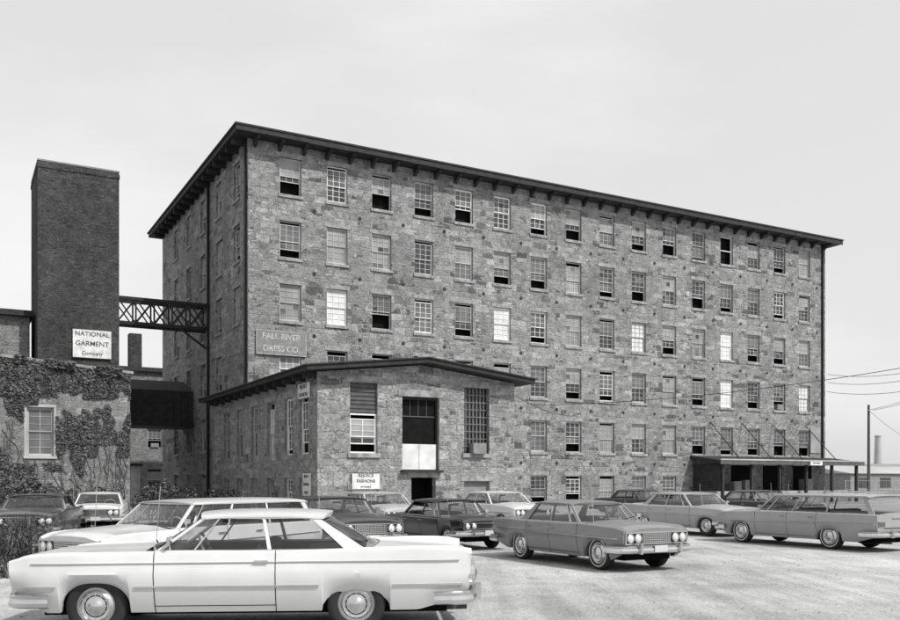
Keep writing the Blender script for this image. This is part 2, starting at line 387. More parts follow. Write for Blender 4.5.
br=bldg('steel_truss_footbridge'); mb=MB()
for v in (9.3,10.5):
    for z in (12.05,13.65): mb.beam((-5.98,v,z),(0,v,z),.2,'steel')
    for i in range(6):
        u=-5.9+i*1.16; mb.beam((u,v,12.05),(u,v,13.65),.1,'steel')
        if i<5:
            mb.beam((u,v,12.05),(u+1.16,v,13.65),.08,'steel'); mb.beam((u,v,13.65),(u+1.16,v,12.05),.08,'steel')
for i in range(6):
    u=-5.9+i*1.16; mb.beam((u,9.3,12.05),(u,10.5,12.05),.1,'steel'); mb.beam((u,9.3,13.65),(u,10.5,13.65),.08,'steel')
mb.beam((0,9.3,10.6),(-2,9.3,12),.12,'steel')
mb.build('truss',br)
cp=bldg('covered_loading_passage'); mb=MB()
mb.hexa([(-9,13.8,5.9),(0,13.8,5.9),(0,17,5.9),(-9,17,5.9),(-9,13.8,8.2),(0,13.8,8.2),(0,17,9.2),(-9,17,9.2)],'wood')
mb.box(-9.2,0,13.4,17.2,5.6,5.898,'steel')
for k in range(18): mb.box(-8.9+k*.5,-8.84+k*.5,13.77,13.798,5.95,8.15,'steel')
for u in (-8.5,-4.5): mb.box(u-.12,u+.12,13.6,13.84,0,5.6,'wood')
mb.build('canopy',cp)

# ------------------------------------------------------------ IVY BUILDING
ib=bldg('ivy_covered_stone_building'); mb=MB();wn=MB()
IV=-4.06; IU=-7.32; f=FRONT(IV); o=(-12.1,-10.9,2.97,5.36)
def itop(u): return 7.2+max(0,(IU-u))*.082
wall(mb,f,-24,IU,0,7.1,[o],'ivywall'); 
mb.face([f(-24,7.1,0),f(IU,7.1,0),f(IU,itop(IU),0),f(-24,itop(-24),0)],'ivywall')
mb.face([(IU,IV,0),(IU,7.6,0),(IU,7.6,7.2),(IU,IV,7.2)],'ivywall'); mb.face([(-24,IV,itop(-24)),(IU,IV,7.2),(IU,7.6,7.2),(-24,7.6,itop(-24))],'roof')
mb.hexa([(-24,IV-.15,itop(-24)+.003),(IU+.15,IV-.15,7.203),(IU+.15,IV+.4,7.203),(-24,IV+.4,itop(-24)+.003),(-24,IV-.15,itop(-24)+.14),(IU+.15,IV-.15,7.34),(IU+.15,IV+.4,7.34),(-24,IV+.4,itop(-24)+.14)],'lintel')
window(wn,f,*o,random.Random(1),frame='frame',state='closed',cols=2)
fbox(wn,f,o[0]-.12,o[0]-.003,o[2],o[3],-.05,.03,'frame');fbox(wn,f,o[1]+.003,o[1]+.12,o[2],o[3],-.05,.03,'frame');fbox(wn,f,o[0]-.12,o[1]+.12,o[3]+.003,o[3]+.14,-.05,.04,'frame');fbox(wn,f,o[0]-.15,o[1]+.15,o[2]-.12,o[2]-.003,-.05,.08,'frame')
mb.build('walls',ib); wn.build('window',ib)
iv=MB(); r=random.Random(11)
def leaf(mb,p,s,n,mat,r):
    n=Vector(n)+Vector((r.uniform(-.6,.6),r.uniform(-.6,.6),r.uniform(-.4,.7))); n.normalize()
    a=n.cross(Vector((r.uniform(-1,1),r.uniform(-1,1),1))).normalized(); b=n.cross(a); p=Vector(p)
    mb.face([p-a*s*.5,p+b*s*.45,p+a*s*.6,p-b*s*.45],mat)
cnt=0
while cnt<30000:
    u=r.uniform(-17,IU); z=r.uniform(0,itop(u)+.1)
    if o[0]-.12<u<o[1]+.12 and o[2]-.1<z<o[3]+.1: continue
    n=noise.fractal(Vector((u*.55,z*.4,3)),1,2,4)+.35*noise.noise(Vector((u*2.4,z*1.2,9)))
    bias=.5 if z>5.9 else (.12 if z>3.6 else -.22)
    if z<2.6 and u<-10.5: bias=.3
    if z<3 and u>-9.5: bias=-.5
    if n+bias<.05: continue
    cnt+=1
    leaf(iv,(u,IV-r.uniform(.02,.05+.16*max(0,min(1,n+bias))),z),r.uniform(.07,.17),(0,-1,.2),r.choice(['leafd','leafd','leafm','leafm','leafl']),r)
for i in range(1800):
    u=r.uniform(-17,IU); 
    if noise.noise(Vector((u*.9,0,4)))<-.05: continue
    leaf(iv,(u,IV-r.uniform(.1,.3),itop(u)+r.uniform(-.2,.22)),.15,(0,-1,.6),r.choice(['leafd','leafm']),r)
for k in range(60):
    u=r.uniform(-16,IU-.1); z=r.uniform(.1,2.5); p=Vector((u,IV-.03,z))
    for j in range(9):
        q=p+Vector((r.uniform(-.18,.18),0,r.uniform(.15,.45)))
        if q.z>7 or q.x>IU-.05 or (o[0]-.1<q.x<o[1]+.1 and o[2]<q.z<o[3]): break
        iv.beam(p,q,.025,'pole'); p=q
iv.build('ivy',None,loc=BL,rotz=ANG)

lb=bldg('brick_industrial_building'); mb=MB();wn=MB()
f=FRONT(10); ops=[(u-.6,u+.6,9.2,10.6) for u in (-14.5,-18,-21.5,-25)]
wall(mb,f,-34,-11,0,12,ops,'ivywall'); 
for q in ops: window(wn,f,*q,rnd)
mb.box(-34.5,-10.8,9.5,22,12.003,12.35,'wood'); mb.face([(-11,10,0),(-11,21,0),(-11,21,12),(-11,10,12)],'brick')
mb.build('walls',lb); wn.build('windows',lb)
bb=bldg('pale_brick_building'); mb=MB();wn=MB(); f=FRONT(41)
ops=[(u-.7,u+.7,z,z+1.9) for u in (-8,-4.5,-1,2.5,6) for z in (1,5,9)]
wall(mb,f,-12,12,0,12.6,ops,'pbrick')
for q in ops: window(wn,f,*q,rnd)
mb.box(-12.3,12.3,40.6,55,12.603,13,'roof'); mb.box(.6,1.8,44,45.2,13,16.8,'brick'); mb.face([(-12,41,0),(-12,55,0),(-12,55,12.6),(-12,41,12.6)],'pbrick')
mb.build('walls',bb); wn.build('windows',bb)
sh=bldg('white_shed'); mb=MB(); mb.box(-6,-1.2,28,32,0,3,'sign'); mb.box(-6.2,-1.0,27.8,32.2,3.003,3.2,'roof'); mb.box(-4.5,-3.3,27.95,27.998,0,2.1,'wood'); mb.build('walls',sh)

# ------------------------------------------------------------ LOADING DOCK
ld=bldg('covered_loading_dock'); mb=MB()
a0,a1=35.2,50.9
mb.box(a0,a1,-2.4,-.01,0,.95,'concrete')
mb.hexa([(a0-.3,-3.2,3.05),(a1+.3,-3.2,3.05),(a1+.3,-.01,3.45),(a0-.3,-.01,3.45),(a0-.3,-3.2,3.3),(a1+.3,-3.2,3.3),(a1+.3,-.01,3.7),(a0-.3,-.01,3.7)],'wood')
mb.box(a0-.35,a1+.35,-3.28,-3.203,3.0,3.36,'pole')
mb.box(a0-.38,a1+.38,-3.32,-3.283,3.30,3.40,'frame')
for i in range(6):
    u=a0+.2+i*3.06; mb.box(u-.1,u+.1,-3.0,-2.8,0,3.05,'wood')
for i in range(4):
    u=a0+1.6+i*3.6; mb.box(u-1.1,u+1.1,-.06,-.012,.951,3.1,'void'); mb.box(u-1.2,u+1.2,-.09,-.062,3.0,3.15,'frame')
mb.box(a0,a0+.1,-2.8,-.01,.955,3.1,'wood')
for u in (37,40.5,44,48): mb.beam((u,-3.1,3.4),(u+.0,-.02,6.4),.05,'steel')
mb.box(43.4,44.6,-2.9,-2.42,0,.5,'concrete')
for k,(u,w) in enumerate(((38,.8),(39.2,.6),(46,1.0))): mb.box(u,u+w,-1.6,-1.0,.955,1.7+.1*k,'board')
mb.build('platform_and_canopy',ld)

# ------------------------------------------------------------ SIGNS
def sign(u,v,z,w,h,lines,side='front',mat='sign',ink='ink'):
    x,y=W(u,v); rot=ANG if side=='front' else ANG-math.pi/2
    mb=MB(); mb.box(-w/2,w/2,-.03,.03,-h/2,h/2,mat)
    t=.03
    for q in ((-w/2,w/2,h/2-t,h/2),(-w/2,w/2,-h/2,-h/2+t)): mb.box(q[0],q[1],-.042,-.031,q[2],q[3],ink)
    if mat!='sign':
        for a in (-w/2,w/2-t): mb.box(a,a+t,-.042,-.031,-h/2+t+.002,h/2-t-.002,ink)
    o=mb.build('wall_sign',None,loc=(x,y,z),rotz=rot)
    n=len(lines)
    for i,(s,sz) in enumerate(lines):
        c=bpy.data.curves.new('lettering','FONT'); c.body=s; c.size=sz; c.align_x='CENTER'; c.align_y='CENTER'; c.extrude=.004; c.offset=.008*sz
        c.materials.append(M[ink]); t=bpy.data.objects.new('lettering',c); COL.objects.link(t); t.parent=o
        t.rotation_euler=(math.pi/2,0,0); t.location=(0,-.038,h/2-(i+.5)*h/n)
    return o
sign(-7.6,7.9,10.3,2.25,1.8,[('NATIONAL',.40),('GARMENT',.42),('Company',.32)])
sign(2.0,-.1,10.0,3.1,1.45,[('FALL RIVER',.48),('DRESS CO.',.48)],mat='board',ink='fadeink')
sign(au(2.3),AV-.06,1.75,1.35,.78,[('REJOICE',.21),('FASHIONS',.20),('ENTRANCE',.1)])
sign(AU0-.06,AV+1.6,5.9,1.5,.75,[('REJOICE',.26),('FASHIONS',.25)],side='left')
sign(AU0-.06,AV+1.2,1.6,1.0,1.1,[('REJOICE',.16),('FASHIONS',.16),('OFFICE',.16)],side='left')
sign(45.2,-3.36,3.15,1.4,.4,[('DELIVERIES',.18)])
mb=MB(); mb.box(-.6,.6,-.02,.02,-1.1,1.1,'g3'); mb.build('faded_wall_board',None,loc=(*W(49.2,-.04),5.2),rotz=ANG)

# ------------------------------------------------------------ CARS
def interp(P):
    xs=[p[0] for p in P]; ys=[p[1] for p in P]
    return lambda s: float(sum(np.interp(s+d,xs,ys) for d in (-.06,-.03,0,.03,.06))/5)
def lathe(mb,prof,cx,cy,cz,sgn,n=30):
    rows=[]
    for (r,y,k) in prof:
        rows.append([(cx+r*math.cos(2*math.pi*i/n),cy+sgn*y,cz+r*math.sin(2*math.pi*i/n)) for i in range(n+1)])
    mb.grid(rows,None,lambda i,j:prof[i][2])
def disc_x(mb,s,y,z,r,sg,mat,ring='chrome',n=18,dp=1.0):
    rr=[(r*1.12,-.08*(dp>1),ring),(r*1.12,.03*dp,ring),(r*.98,.035*dp,ring),(r*.96,.02*dp,mat),(r*.6,.04*dp,mat),(0.001,.05*dp,mat)]
    rows=[[(s+sg*q,y+a*math.cos(2*math.pi*i/n),z+a*math.sin(2*math.pi*i/n)) for i in range(n+1)] for a,q,_ in rr]
    mb.grid(rows,None,lambda i,j:rr[i][2])
def car(name,x,y,head,p):
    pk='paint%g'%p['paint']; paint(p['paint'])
    rk=pk
    L,Wd,H=p['L'],p['W'],p['H']; R=p.get('R',.345); sf,sr=p['axles']
    top=interp(p['top']); fin=interp(p.get('fin',[(0,0),(L,0)]))
    zc=p.get('crease',.70); sill=p.get('sill',.24); cd=p.get('cd',.02); tk=p.get('tuck',.085)
    plan=interp([(-.2,.87),(0,.90),(.14,.955),(.35,.985),(.8,1.0),(L*.5,1.0),(L-.9,.99),(L-.25,.955),(L,.91),(L+.2,.88)])
    wb0,wt0,rt0,rb0=p['green']
    root=empty(name,(x,y,0),math.atan2(head[1],head[0]))
    X=lambda s:L/2-s
    AR=R+.055
    def zbot(s):
        z=sill
        if s<.35: z=sill+.18*(1-s/.35)
        if s>L-.6: z=sill+.16*(1-(L-s)/.6)
        for a,hv in ((sf,p.get('fa',.30)),(sr,p.get('ra',.26))):
            d=abs(s-a)
            if d<AR: z=max(z,sill+(R-.02-sill+hv)*(1-(d/AR)**2.6)**(1/2.2))
        return z
    def sec(s,cab):
        w=Wd/2*plan(s); fs=fin(s); zt=top(s); zs=zt+fs-.01; zb=min(zbot(s),zc-.03); cr=p.get('crown',.05); k=fs*.8
        pts=[(w-tk-.07,zb+.01),(w-tk,zb),(w-tk*.6,zb+(zc-zb)*.25),(w-tk*.18,zb+(zc-zb)*.65),(w,zc),(w-cd,zc+.05),(w-.035+k,zs-.06),(w-.045+k,zs-.025),(w-.075+k*.8,zs),(w-.13,zs-.012-fs*.9)]
        if cab: pts+=[(w-.14,.52),(0,.50)]
        else: pts+=[(w*.5,zt+cr*.75),(0,zt+cr)]
        return pts
    c0=wb0-.06; c1=rb0-.06
    S=sorted(set([0,.02,.05]+list(np.arange(.1,L,.05).round(3))+[L-.04,L-.015,L]+[sf-AR,sf+AR,sr-AR,sr+AR,sf-AR+.015,sf+AR-.015,sr-AR+.015,sr+AR-.015]))
    S=[s for s in S if abs(s-c0)>.01 and abs(s-c1)>.01 and 0<=s<=L]
    st=[(s,c0<s<c1) for s in S]+[(c0,False),(c0+.002,True),(c1-.002,True),(c1,False)]; st.sort()
    mb=MB(); rows=[]
    for s,cab in st:
        h=sec(s,cab)
        rows.append([(X(s),-a,b) for a,b in h]+[(X(s),a,b) for a,b in reversed(h[:-1])])
    n=len(rows[0]); 
    def mf(i,j):
        if st[i][1] and st[i+1][1] and 9<=j<=n-11: return 'upholst'
        if (st[i][1]!=st[i+1][1]) and 9<=j<=n-11: return 'upholst'
        return pk
    FL=p.get('flean',.05); RL=p.get('rlean',.0)
    for idx,(s,_) in enumerate(st):
        if s<.1: k=(.1-s)/.1*FL; rows[idx]=[(a+k*(c-.45),b,c) for a,b,c in rows[idx]]
        if s>L-.1: k=(s-L+.1)/.1*RL; rows[idx]=[(a-k*(c-.45),b,c) for a,b,c in rows[idx]]
    mb.grid(rows,pk,mf)
    mb.face(rows[0],pk); mb.face(rows[-1],pk)
    mb.build('body',root,smooth=30)
    ch=MB(); wi=Wd/2-.34
    ch.box(X(L-.25),X(.25),-wi,wi,.22,.6,'under'); 
    for a in (sf,sr):
        for sg in (-1,1):
            y0,y1=sorted((sg*(Wd/2-.36),sg*(Wd/2-.14))); ch.box(X(a)-.44,X(a)+.44,y0,y1,R+.335,R+.35,'under')
    ch.beam((X(L-.9),.35,.2),(X(L+.02),.35,.23),.05,'pole')
    ch.build('chassis',root)
    wm=MB()
    ww=p.get('ww',False)
    for a in (sf,sr):
        for sg in (-1,1):
            yy=sg*(Wd/2-.225)
            prof=[(.19,-.1,'tyre'),(R-.03,-.1,'tyre'),(R-.005,-.075,'tyre'),(R,-.03,'tyre'),(R,.03,'tyre'),(R-.005,.075,'tyre'),(R-.03,.1,'tyre'),(R-.065,.104,'wwall' if ww else 'tyre'),(R-.09,.104,'tyre'),(.215,.09,'chrome'),(.205,.07,'chrome'),(.185,.085,'chrome'),(.16,.11,'chrome'),(.13,.10,'grille'),(.115,.1,'chrome'),(.07,.115,'chrome'),(.05,.135,'chrome'),(.001,.14,'chrome')]
            lathe(wm,prof,X(a),yy,R,sg,n=32)
            for k in range(12):
                t=2*math.pi*k/12; c_,s_=math.cos(t),math.sin(t)
                wm.beam((X(a)+.12*c_,yy+sg*.107,R+.12*s_),(X(a)+.17*c_,yy+sg*.107,R+.17*s_),.012,'chrome')
    wm.build('wheels',root,smooth=40)
    g=MB(); gl=MB()
    wB=lambda s:Wd/2*plan(s)-.115; wR=Wd/2-p.get('tumble',.25); zR=H-.075
    zB=lambda s:top(s)-.015
    fb,ft,rt,rb=wb0+.1,wt0,rt0,rb0-.04
    def P(sb,stp,t,sg,inn=0):
        a=Vector((X(sb),sg*(wB(sb)-inn),zB(sb))); b=Vector((X(stp),sg*(wR-inn),zR)); return a.lerp(b,t)
    def strip(b0,b1,t0,t1,mat,th=.045,lo=0,hi=1,out=0):
        for sg in (-1,1):
            o4=[P(b0,t0,lo,sg,-out),P(b1,t1,lo,sg,-out),P(b1,t1,hi,sg,-out),P(b0,t0,hi,sg,-out)]
            i4=[q+Vector((0,-sg*(th+out),0)) for q in o4]
            g.hexa([o4[0],o4[1],i4[1],i4[0],o4[3],o4[2],i4[2],i4[3]],mat)
    def fr(q): return fb+(rb-fb)*q, ft+(rt-ft)*q
    strip(fb-.025,fb+.025,ft-.02,ft+.02,pk)
    strip(fb+.025,fb+.04,ft+.02,ft+.035,'chrome',.02,out=.004)
    for q in p['pillars']:
        if isinstance(q,tuple): strip(q[0],q[1],q[2],q[3],q[4] if len(q)>4 else rk)
        else:
            a,b=fr(q); strip(a-.022,a+.022,b-.018,b+.018,pk,.035,out=-.004)
    for sg in (-1,1):
        gl.face([P(fb,ft,0,sg,.02),P(rb,rt,0,sg,.02),P(rb,rt,1,sg,.02),P(fb,ft,1,sg,.02)],'glass')
        for i in range(14):
            a=fb+(rb-fb)*i/14;b=fb+(rb-fb)*(i+1)/14
            lo=Vector((0,0,-.01));hi=Vector((0,0,.016))
            q4=[P(a,a,0,sg,-.012),P(b,b,0,sg,-.012),P(b,b,0,sg,.03),P(a,a,0,sg,.03)]
            g.hexa([t+lo for t in q4]+[t+hi for t in q4],'chrome')
        g.hexa([P(fb,ft,.95,sg,-.005),P(rb,rt,.95,sg,-.005),P(rb,rt,.95,sg,.03),P(fb,ft,.95,sg,.03),P(fb,ft,1.04,sg,-.005),P(rb,rt,1.04,sg,-.005),P(rb,rt,1.04,sg,.03),P(fb,ft,1.04,sg,.03)],rk)
        a,b=fr(p.get('vent',.14)); g.hexa([P(a-.012,b-.05,0,sg,-.002),P(a+.012,b-.03,0,sg,-.002),P(a+.012,b-.03,0,sg,.03),P(a-.012,b-.05,0,sg,.03),P(a-.012,b-.05,1,sg,-.002),P(a+.012,b-.03,1,sg,-.002),P(a+.012,b-.03,1,sg,.03),P(a-.012,b-.05,1,sg,.03)],'chrome')
    def shield(sb,stp,bowb,bowt,dirn,mat):
        rows=[]
        for k in range(9):
            t=k/8; row=[]
            for j in range(13):
                u_=-1+2*j/12
                sB=sb-dirn*bowb*(1-u_*u_); sT=stp-dirn*bowt*(1-u_*u_)
                zb_=zB(sb)+.02*(1-u_*u_)
                s_=sB+(sT-sB)*t; z_=zb_+(zR-zb_)*t
                w_=(wB(sb)-.03)*(1-t)+(wR-.02)*t
                row.append((X(s_),u_*w_,z_))
            rows.append(row)
        gl.grid(rows,mat)
        for row,dz in ((rows[0],.01),(rows[-1],-.012)):
            for j in range(12): g.beam(Vector(row[j])+Vector((dirn*.01,0,dz)),Vector(row[j+1])+Vector((dirn*.01,0,dz)),.025,'chrome')
    shield(fb-.02,ft,.15,.10,1,'glass')
    shield(rb+.02,rt,.10 if not p.get('wagon') else .04,.06 if not p.get('wagon') else .02,-1,'glass')
    rows=[];nu,nv=16,16
    for i in range(nv+1):
        v_=-1+2*i/nv; row=[]
        for j in range(nu+1):
            u_=-1+2*j/nu
            s0=ft-.04-.10*(1-u_*u_); s1=rt+p.get('rover',.05)+(.06 if not p.get('wagon') else .03)*(1-u_*u_)
            s_=s0+(s1-s0)*(v_+1)/2
            z_=H-.045*abs(u_)**2.6-.03*abs(v_)**3-.012*(abs(u_)**8)
            z_=max(z_,H-.078)
            row.append((X(s_),u_*(wR+.018),z_))
        rows.append(row)
    rf=MB(); rf.grid(rows,rk)
    ring=rows[0]+[r_[-1] for r_ in rows[1:]]+list(reversed(rows[-1][:-1]))+[r_[0] for r_ in reversed(rows[:-1])]
    low=[(a*1,b,c-.022) for a,b,c in ring]
    xm=X((ft+rt)/2)
    inn=[((a-xm)*.97+xm,b*.95,H-.10) for a,b,c in ring]
    rf.grid([ring,low,inn],rk)
    rf.face(inn[:-1],'upholst')
    rf.build('roof',root,smooth=40)
    g.build('pillars_and_mouldings',root); gl.build('windows',root,smooth=60)
    it=MB()
    def seat(s):
        zt=top(s)+.08; hw=.62
        rr=[(X(s)+.42,.50,hw),(X(s)+.40,.66,hw),(X(s)+.06,.64,hw),(X(s)-.06,zt-.04,hw-.02),(X(s)-.12,zt,hw-.08),(X(s)-.20,zt-.03,hw-.04),(X(s)-.20,.5,hw)]
        rows=[[(a,k*h,z) for k in (-1,-.9,-.3,.3,.9,1)] for a,z,h in rr]
        it.grid(rows,'upholst'); 
        for k in (-1,1): it.face([(a,k*h,z) for a,z,h in rr],'upholst')
    seat(wb0+1.15); seat(min(rb0-.35,wb0+2.15))
    it.box(X(wb0+.35),X(wb0+.0),-Wd/2+.2,Wd/2-.2,top(wb0)-.14,top(wb0)-.02,'upholst')
    cx,cy,cz=X(wb0+.55),.36,top(wb0)+.0
    pts=[Vector((cx+.07*math.sin(2*math.pi*i/16),cy+.2*math.cos(2*math.pi*i/16),cz+.17*math.sin(2*math.pi*i/16))) for i in range(17)]
    for i in range(16): it.beam(pts[i],pts[i+1],.022,'wwall' if p['paint']>.5 else 'upholst')
    it.beam((cx,cy,cz),(cx+.4,cy,cz-.15),.05,'upholst'); it.beam((cx,cy-.2,cz),(cx,cy+.2,cz),.02,'upholst')
    it.box(X(wt0+.12),X(wt0+.09),-.11,.11,H-.19,H-.13,'upholst')
    it.build('interior',root)
    d=MB()
    def yat(s,z):
        h=sec(s,False); 
        for i in range(1,9):
            if h[i][1]<=z<=h[i+1][1]:
                t=(z-h[i][1])/max(1e-6,h[i+1][1]-h[i][1]); return h[i][0]+(h[i+1][0]-h[i][0])*t
        return h[4][0]
    for s in p['doors']:
        for sg in (-1,1):
            h=sec(s,False)[1:9]
            for i in range(len(h)-1):
                (a,b),(c,e)=h[i],h[i+1]
                d.face([(X(s-.005),sg*(a+.0025),b),(X(s+.005),sg*(a+.0025),b),(X(s+.005),sg*(c+.0025),e),(X(s-.005),sg*(c+.0025),e)],'seam')
    for sg in (-1,1):
        a,b=p['doors'][0],p['doors'][-1]; z=sill+.07
        for i in range(20):
            s0=a+(b-a)*i/20;s1=a+(b-a)*(i+1)/20
            d.face([(X(s0),sg*(yat(s0,z)+.003),z),(X(s1),sg*(yat(s1,z)+.003),z),(X(s1),sg*(yat(s1,z+.01)+.003),z+.01),(X(s0),sg*(yat(s0,z+.01)+.003),z+.01)],'seam')
    for (s0,s1,z0_,z1_,hh,mt) in p.get('trims',[]):
        n=int((s1-s0)/.12)+1
        for sg in (-1,1):
            for i in range(n):
                sa=s0+(s1-s0)*i/n; sb=s0+(s1-s0)*(i+1)/n; za=z0_+(z1_-z0_)*i/n; zb_=z0_+(z1_-z0_)*(i+1)/n
                if za-.02<max(zbot(sa),zbot(sb)) : continue
                ya=yat(sa,za);yb=yat(sb,zb_)
                q=[(X(sa),sg*(ya-.02),za-hh/2),(X(sb),sg*(yb-.02),zb_-hh/2),(X(sb),sg*(yb+.012),zb_-hh/2),(X(sa),sg*(ya+.012),za-hh/2),
                   (X(sa),sg*(ya-.02),za+hh/2),(X(sb),sg*(yb-.02),zb_+hh/2),(X(sb),sg*(yb+.012),zb_+hh/2),(X(sa),sg*(ya+.012),za+hh/2)]
                d.hexa(q,mt)
    for s in p['handles']:
        z=top(s)-.13
        for sg in (-1,1):
            yy=yat(s,z); y0,y1=sorted((sg*(yy-.01),sg*(yy+.035))); d.box(X(s)-.08,X(s)+.08,y0,y1,z-.010,z+.012,'chrome')
    s=wb0+.25; yy=Wd/2-.1; d.beam((X(s),yy,top(s)),(X(s),yy+.05,top(s)+.1),.02,'chrome'); d.box(X(s)-.02,X(s)+.02,yy,yy+.11,top(s)+.07,top(s)+.15,'chrome')
    for yy in (-.45,.25): d.beam((X(wb0-.05),yy,top(wb0)+.05),(X(wb0+.02),yy+.35,top(wb0)+.10),.012,'seam')
    def bumper(front):
        w=Wd/2*.95
        e=p.get('bump',.10)
        base=[(.42,w+.045),(.22,w+.05),(.08,w+.03),(.0,w-.04),(-.05,w-.2),(-.08,w*.5),(-.09,0)]
        base=[(a-(e-.10),b) for a,b in base]
        path=[(a,-b) for a,b in base]+[(a,b) for a,b in reversed(base[:-1])]
        prof=[(0,0),(.045,.02),(.06,.07),(.05,.12),(.03,.135),(.045,.16),(.0,.175)]
        rows=[]
        for i,(a,b) in enumerate(path):
            pa=path[max(0,i-1)];pb=path[min(len(path)-1,i+1)]
            tx,ty=pb[0]-pa[0],pb[1]-pa[1]; l=math.hypot(tx,ty); nx,ny=-ty/l,tx/l
            row=[]
            for (o_,z) in prof:
                ss=a+nx*o_; yy=b+ny*o_
                row.append((X(ss) if front else -X(ss),yy,p.get('bz',.37)+z*.9))
            rows.append(row)
        d.grid(rows,'chrome')
        for yy in (-.5,.5):
            xx=X(-.15-(e-.1)); xx=xx if front else -xx
            d.box(xx-.03,xx+.03,yy-.025,yy+.025,p.get('bz',.37)+.0,p.get('bz',.37)+.2,'chrome')
        xx=X(-.155-(e-.1)); xx=xx if front else -xx
        d.box(xx-.006,xx+.006,-.16,.16,p.get('bz',.37)+.03,p.get('bz',.37)+.16,'wwall')
    bumper(True);bumper(False)
    gz0,gz1=.56,top(.08)-.07; gw=Wd/2*.9-.06
    def FX(z): return X(0)+FL*(z-.45)
    d.hexa([(FX(gz0)-.02,-gw,gz0),(FX(gz0)+.008,-gw,gz0),(FX(gz0)+.008,gw,gz0),(FX(gz0)-.02,gw,gz0),(FX(gz1)-.02,-gw,gz1),(FX(gz1)+.008,-gw,gz1),(FX(gz1)+.008,gw,gz1),(FX(gz1)-.02,gw,gz1)],pk if p.get('bars',5)==0 else 'grille')
    for z in (gz0,gz1): d.beam((FX(z)+.012,-gw,z),(FX(z)+.012,gw,z),.028,'chrome')
    for sg in (-1,1): d.beam((FX(gz0)+.012,sg*gw,gz0),(FX(gz1)+.012,sg*gw,gz1),.028,'chrome')
    gi=gw-.42; nb=p.get('bars',5)
    if nb:
        for k in range(1,nb+1):
            z=gz0+(gz1-gz0)*k/(nb+1); d.beam((FX(z)+.014,-gi,z),(FX(z)+.014,gi,z),.018,'chrome')
        for k in range(15):
            yy=-gi+2*gi*k/14; d.beam((FX(gz0)+.012,yy,gz0),(FX(gz1)+.012,yy,gz1),.010,'chrome')
    zm=(gz0+gz1)/2; rl=min(.08,(gz1-gz0)/2-.012)
    for sg in (-1,1):
        for k in (.11,.30): disc_x(d,FX(zm)+.005,sg*(gw-k),zm,rl,1,'lens')
    RX=-L/2
    if p.get('tail','round')=='round':
        for sg in (-1,1): disc_x(d,RX-.0,sg*(Wd/2*.91-.15),.69,p.get('tr',.10),-1,'tail',dp=p.get('tdp',1.0))
        d.box(RX-.012,RX,-Wd/2+.5,Wd/2-.5,.62,.80,'chrome')
    else:
        for sg in (-1,1):
            y0,y1=sorted((sg*(Wd/2*.91-.04),sg*(Wd/2-.38))); d.box(RX-.02,RX,y0,y1,.64,.76,'tail'); d.box(RX-.012,RX,y0-.015,y1+.015,.62,.78,'chrome')
        if p.get('wagon'):
            d.box(RX-.014,RX+.002,-.62,.62,.60,.612,'seam')
            d.beam((RX-.012,-.3,.86),(RX-.012,.3,.86),.03,'chrome')
    for sg in (-1,1):
        for (s0,s1) in ((.12,wb0-.12),)+(() if p.get('wagon') else ((rb0+.12,L-.06),)):
            for i in range(12):
                a=s0+(s1-s0)*i/12;b=s0+(s1-s0)*(i+1)/12
                w_=lambda s:Wd/2*plan(s)-.16
                def zz(s): 
                    w=Wd/2*plan(s); zi=top(s)-.022+fin(s)*.1; ze=top(s)+p.get('crown',.05)*.75; t=(.03)/(w*.5-.13); return zi+(ze-zi)*t+.003
                d.face([(X(a),sg*w_(a),zz(a)),(X(b),sg*w_(b),zz(b)),(X(b),sg*(w_(b)-.012),zz(b)+.001),(X(a),sg*(w_(a)-.012),zz(a)+.001)],'seam')
    if p.get('rack'):
        for sg in (-1,1): d.beam((X(rt0-1.5),sg*.5,H+.05),(X(rt0-.2),sg*.5,H+.05),.02,'chrome')
        for q in (1.4,.9,.3): d.beam((X(rt0-q),-.5,H+.03),(X(rt0-q),.5,H+.03),.03,'chrome')
    d.beam((X(wb0-.35),-Wd/2+.14,top(1)),(X(wb0-.30),-Wd/2+.12,top(1)+.75),.008,'chrome')
    d.build('trim',root)
    return root

hard=dict(L=5.22,W=2.0,H=1.44,axles=(.90,3.89),paint=.62,top=[(0,.86),(.05,.905),(.15,.93),(.5,.95),(1.0,.97),(1.6,.99),(2.6,.99),(4.0,1.0),(4.6,.985),(5.0,.96),(5.16,.94),(5.22,.91)],
  fin=[(0,.0),(.1,.02),(.5,.03),(1.3,.005),(3.4,0),(4.2,.035),(4.9,.075),(5.22,.085)],green=(1.50,2.12,3.40,4.06),pillars=[.53,(3.76,4.01,3.34,3.42)],doors=(1.58,2.96),handles=(2.80,),vent=.17,rover=.10,
  trims=[(1.36,3.46,.575,.575,.022,'chrome'),(4.32,5.15,.575,.575,.022,'chrome'),(.1,.48,.575,.575,.022,'chrome'),(.2,5.1,.84,.86,.012,'chrome')],crease=.72,cd=.012,flean=.20,R=.345,bz=.34,fa=.28,ra=.17,crown=.02,sill=.27,rlean=.05,tuck=.13,tr=.13,tdp=2.2)
comp=dict(L=4.75,W=1.86,H=1.37,axles=(.80,3.62),paint=.22,top=[(0,.80),(.06,.85),(.2,.88),(.6,.90),(1.3,.93),(2.5,.93),(3.8,.93),(4.4,.91),(4.75,.85)],
  green=(1.30,1.86,3.1,3.62),pillars=[.47,(3.30,3.58,3.0,3.12)],doors=(1.36,2.36,3.25),handles=(2.25,3.12),trims=[(.1,4.65,.66,.70,.02,'chrome')],tail='rect',ww=True,crease=.70,fin=[(0,.025),(1,.015),(2.0,0),(3.5,0),(4.7,.04)],tuck=.11,rover=.08,fa=.27,ra=.22)
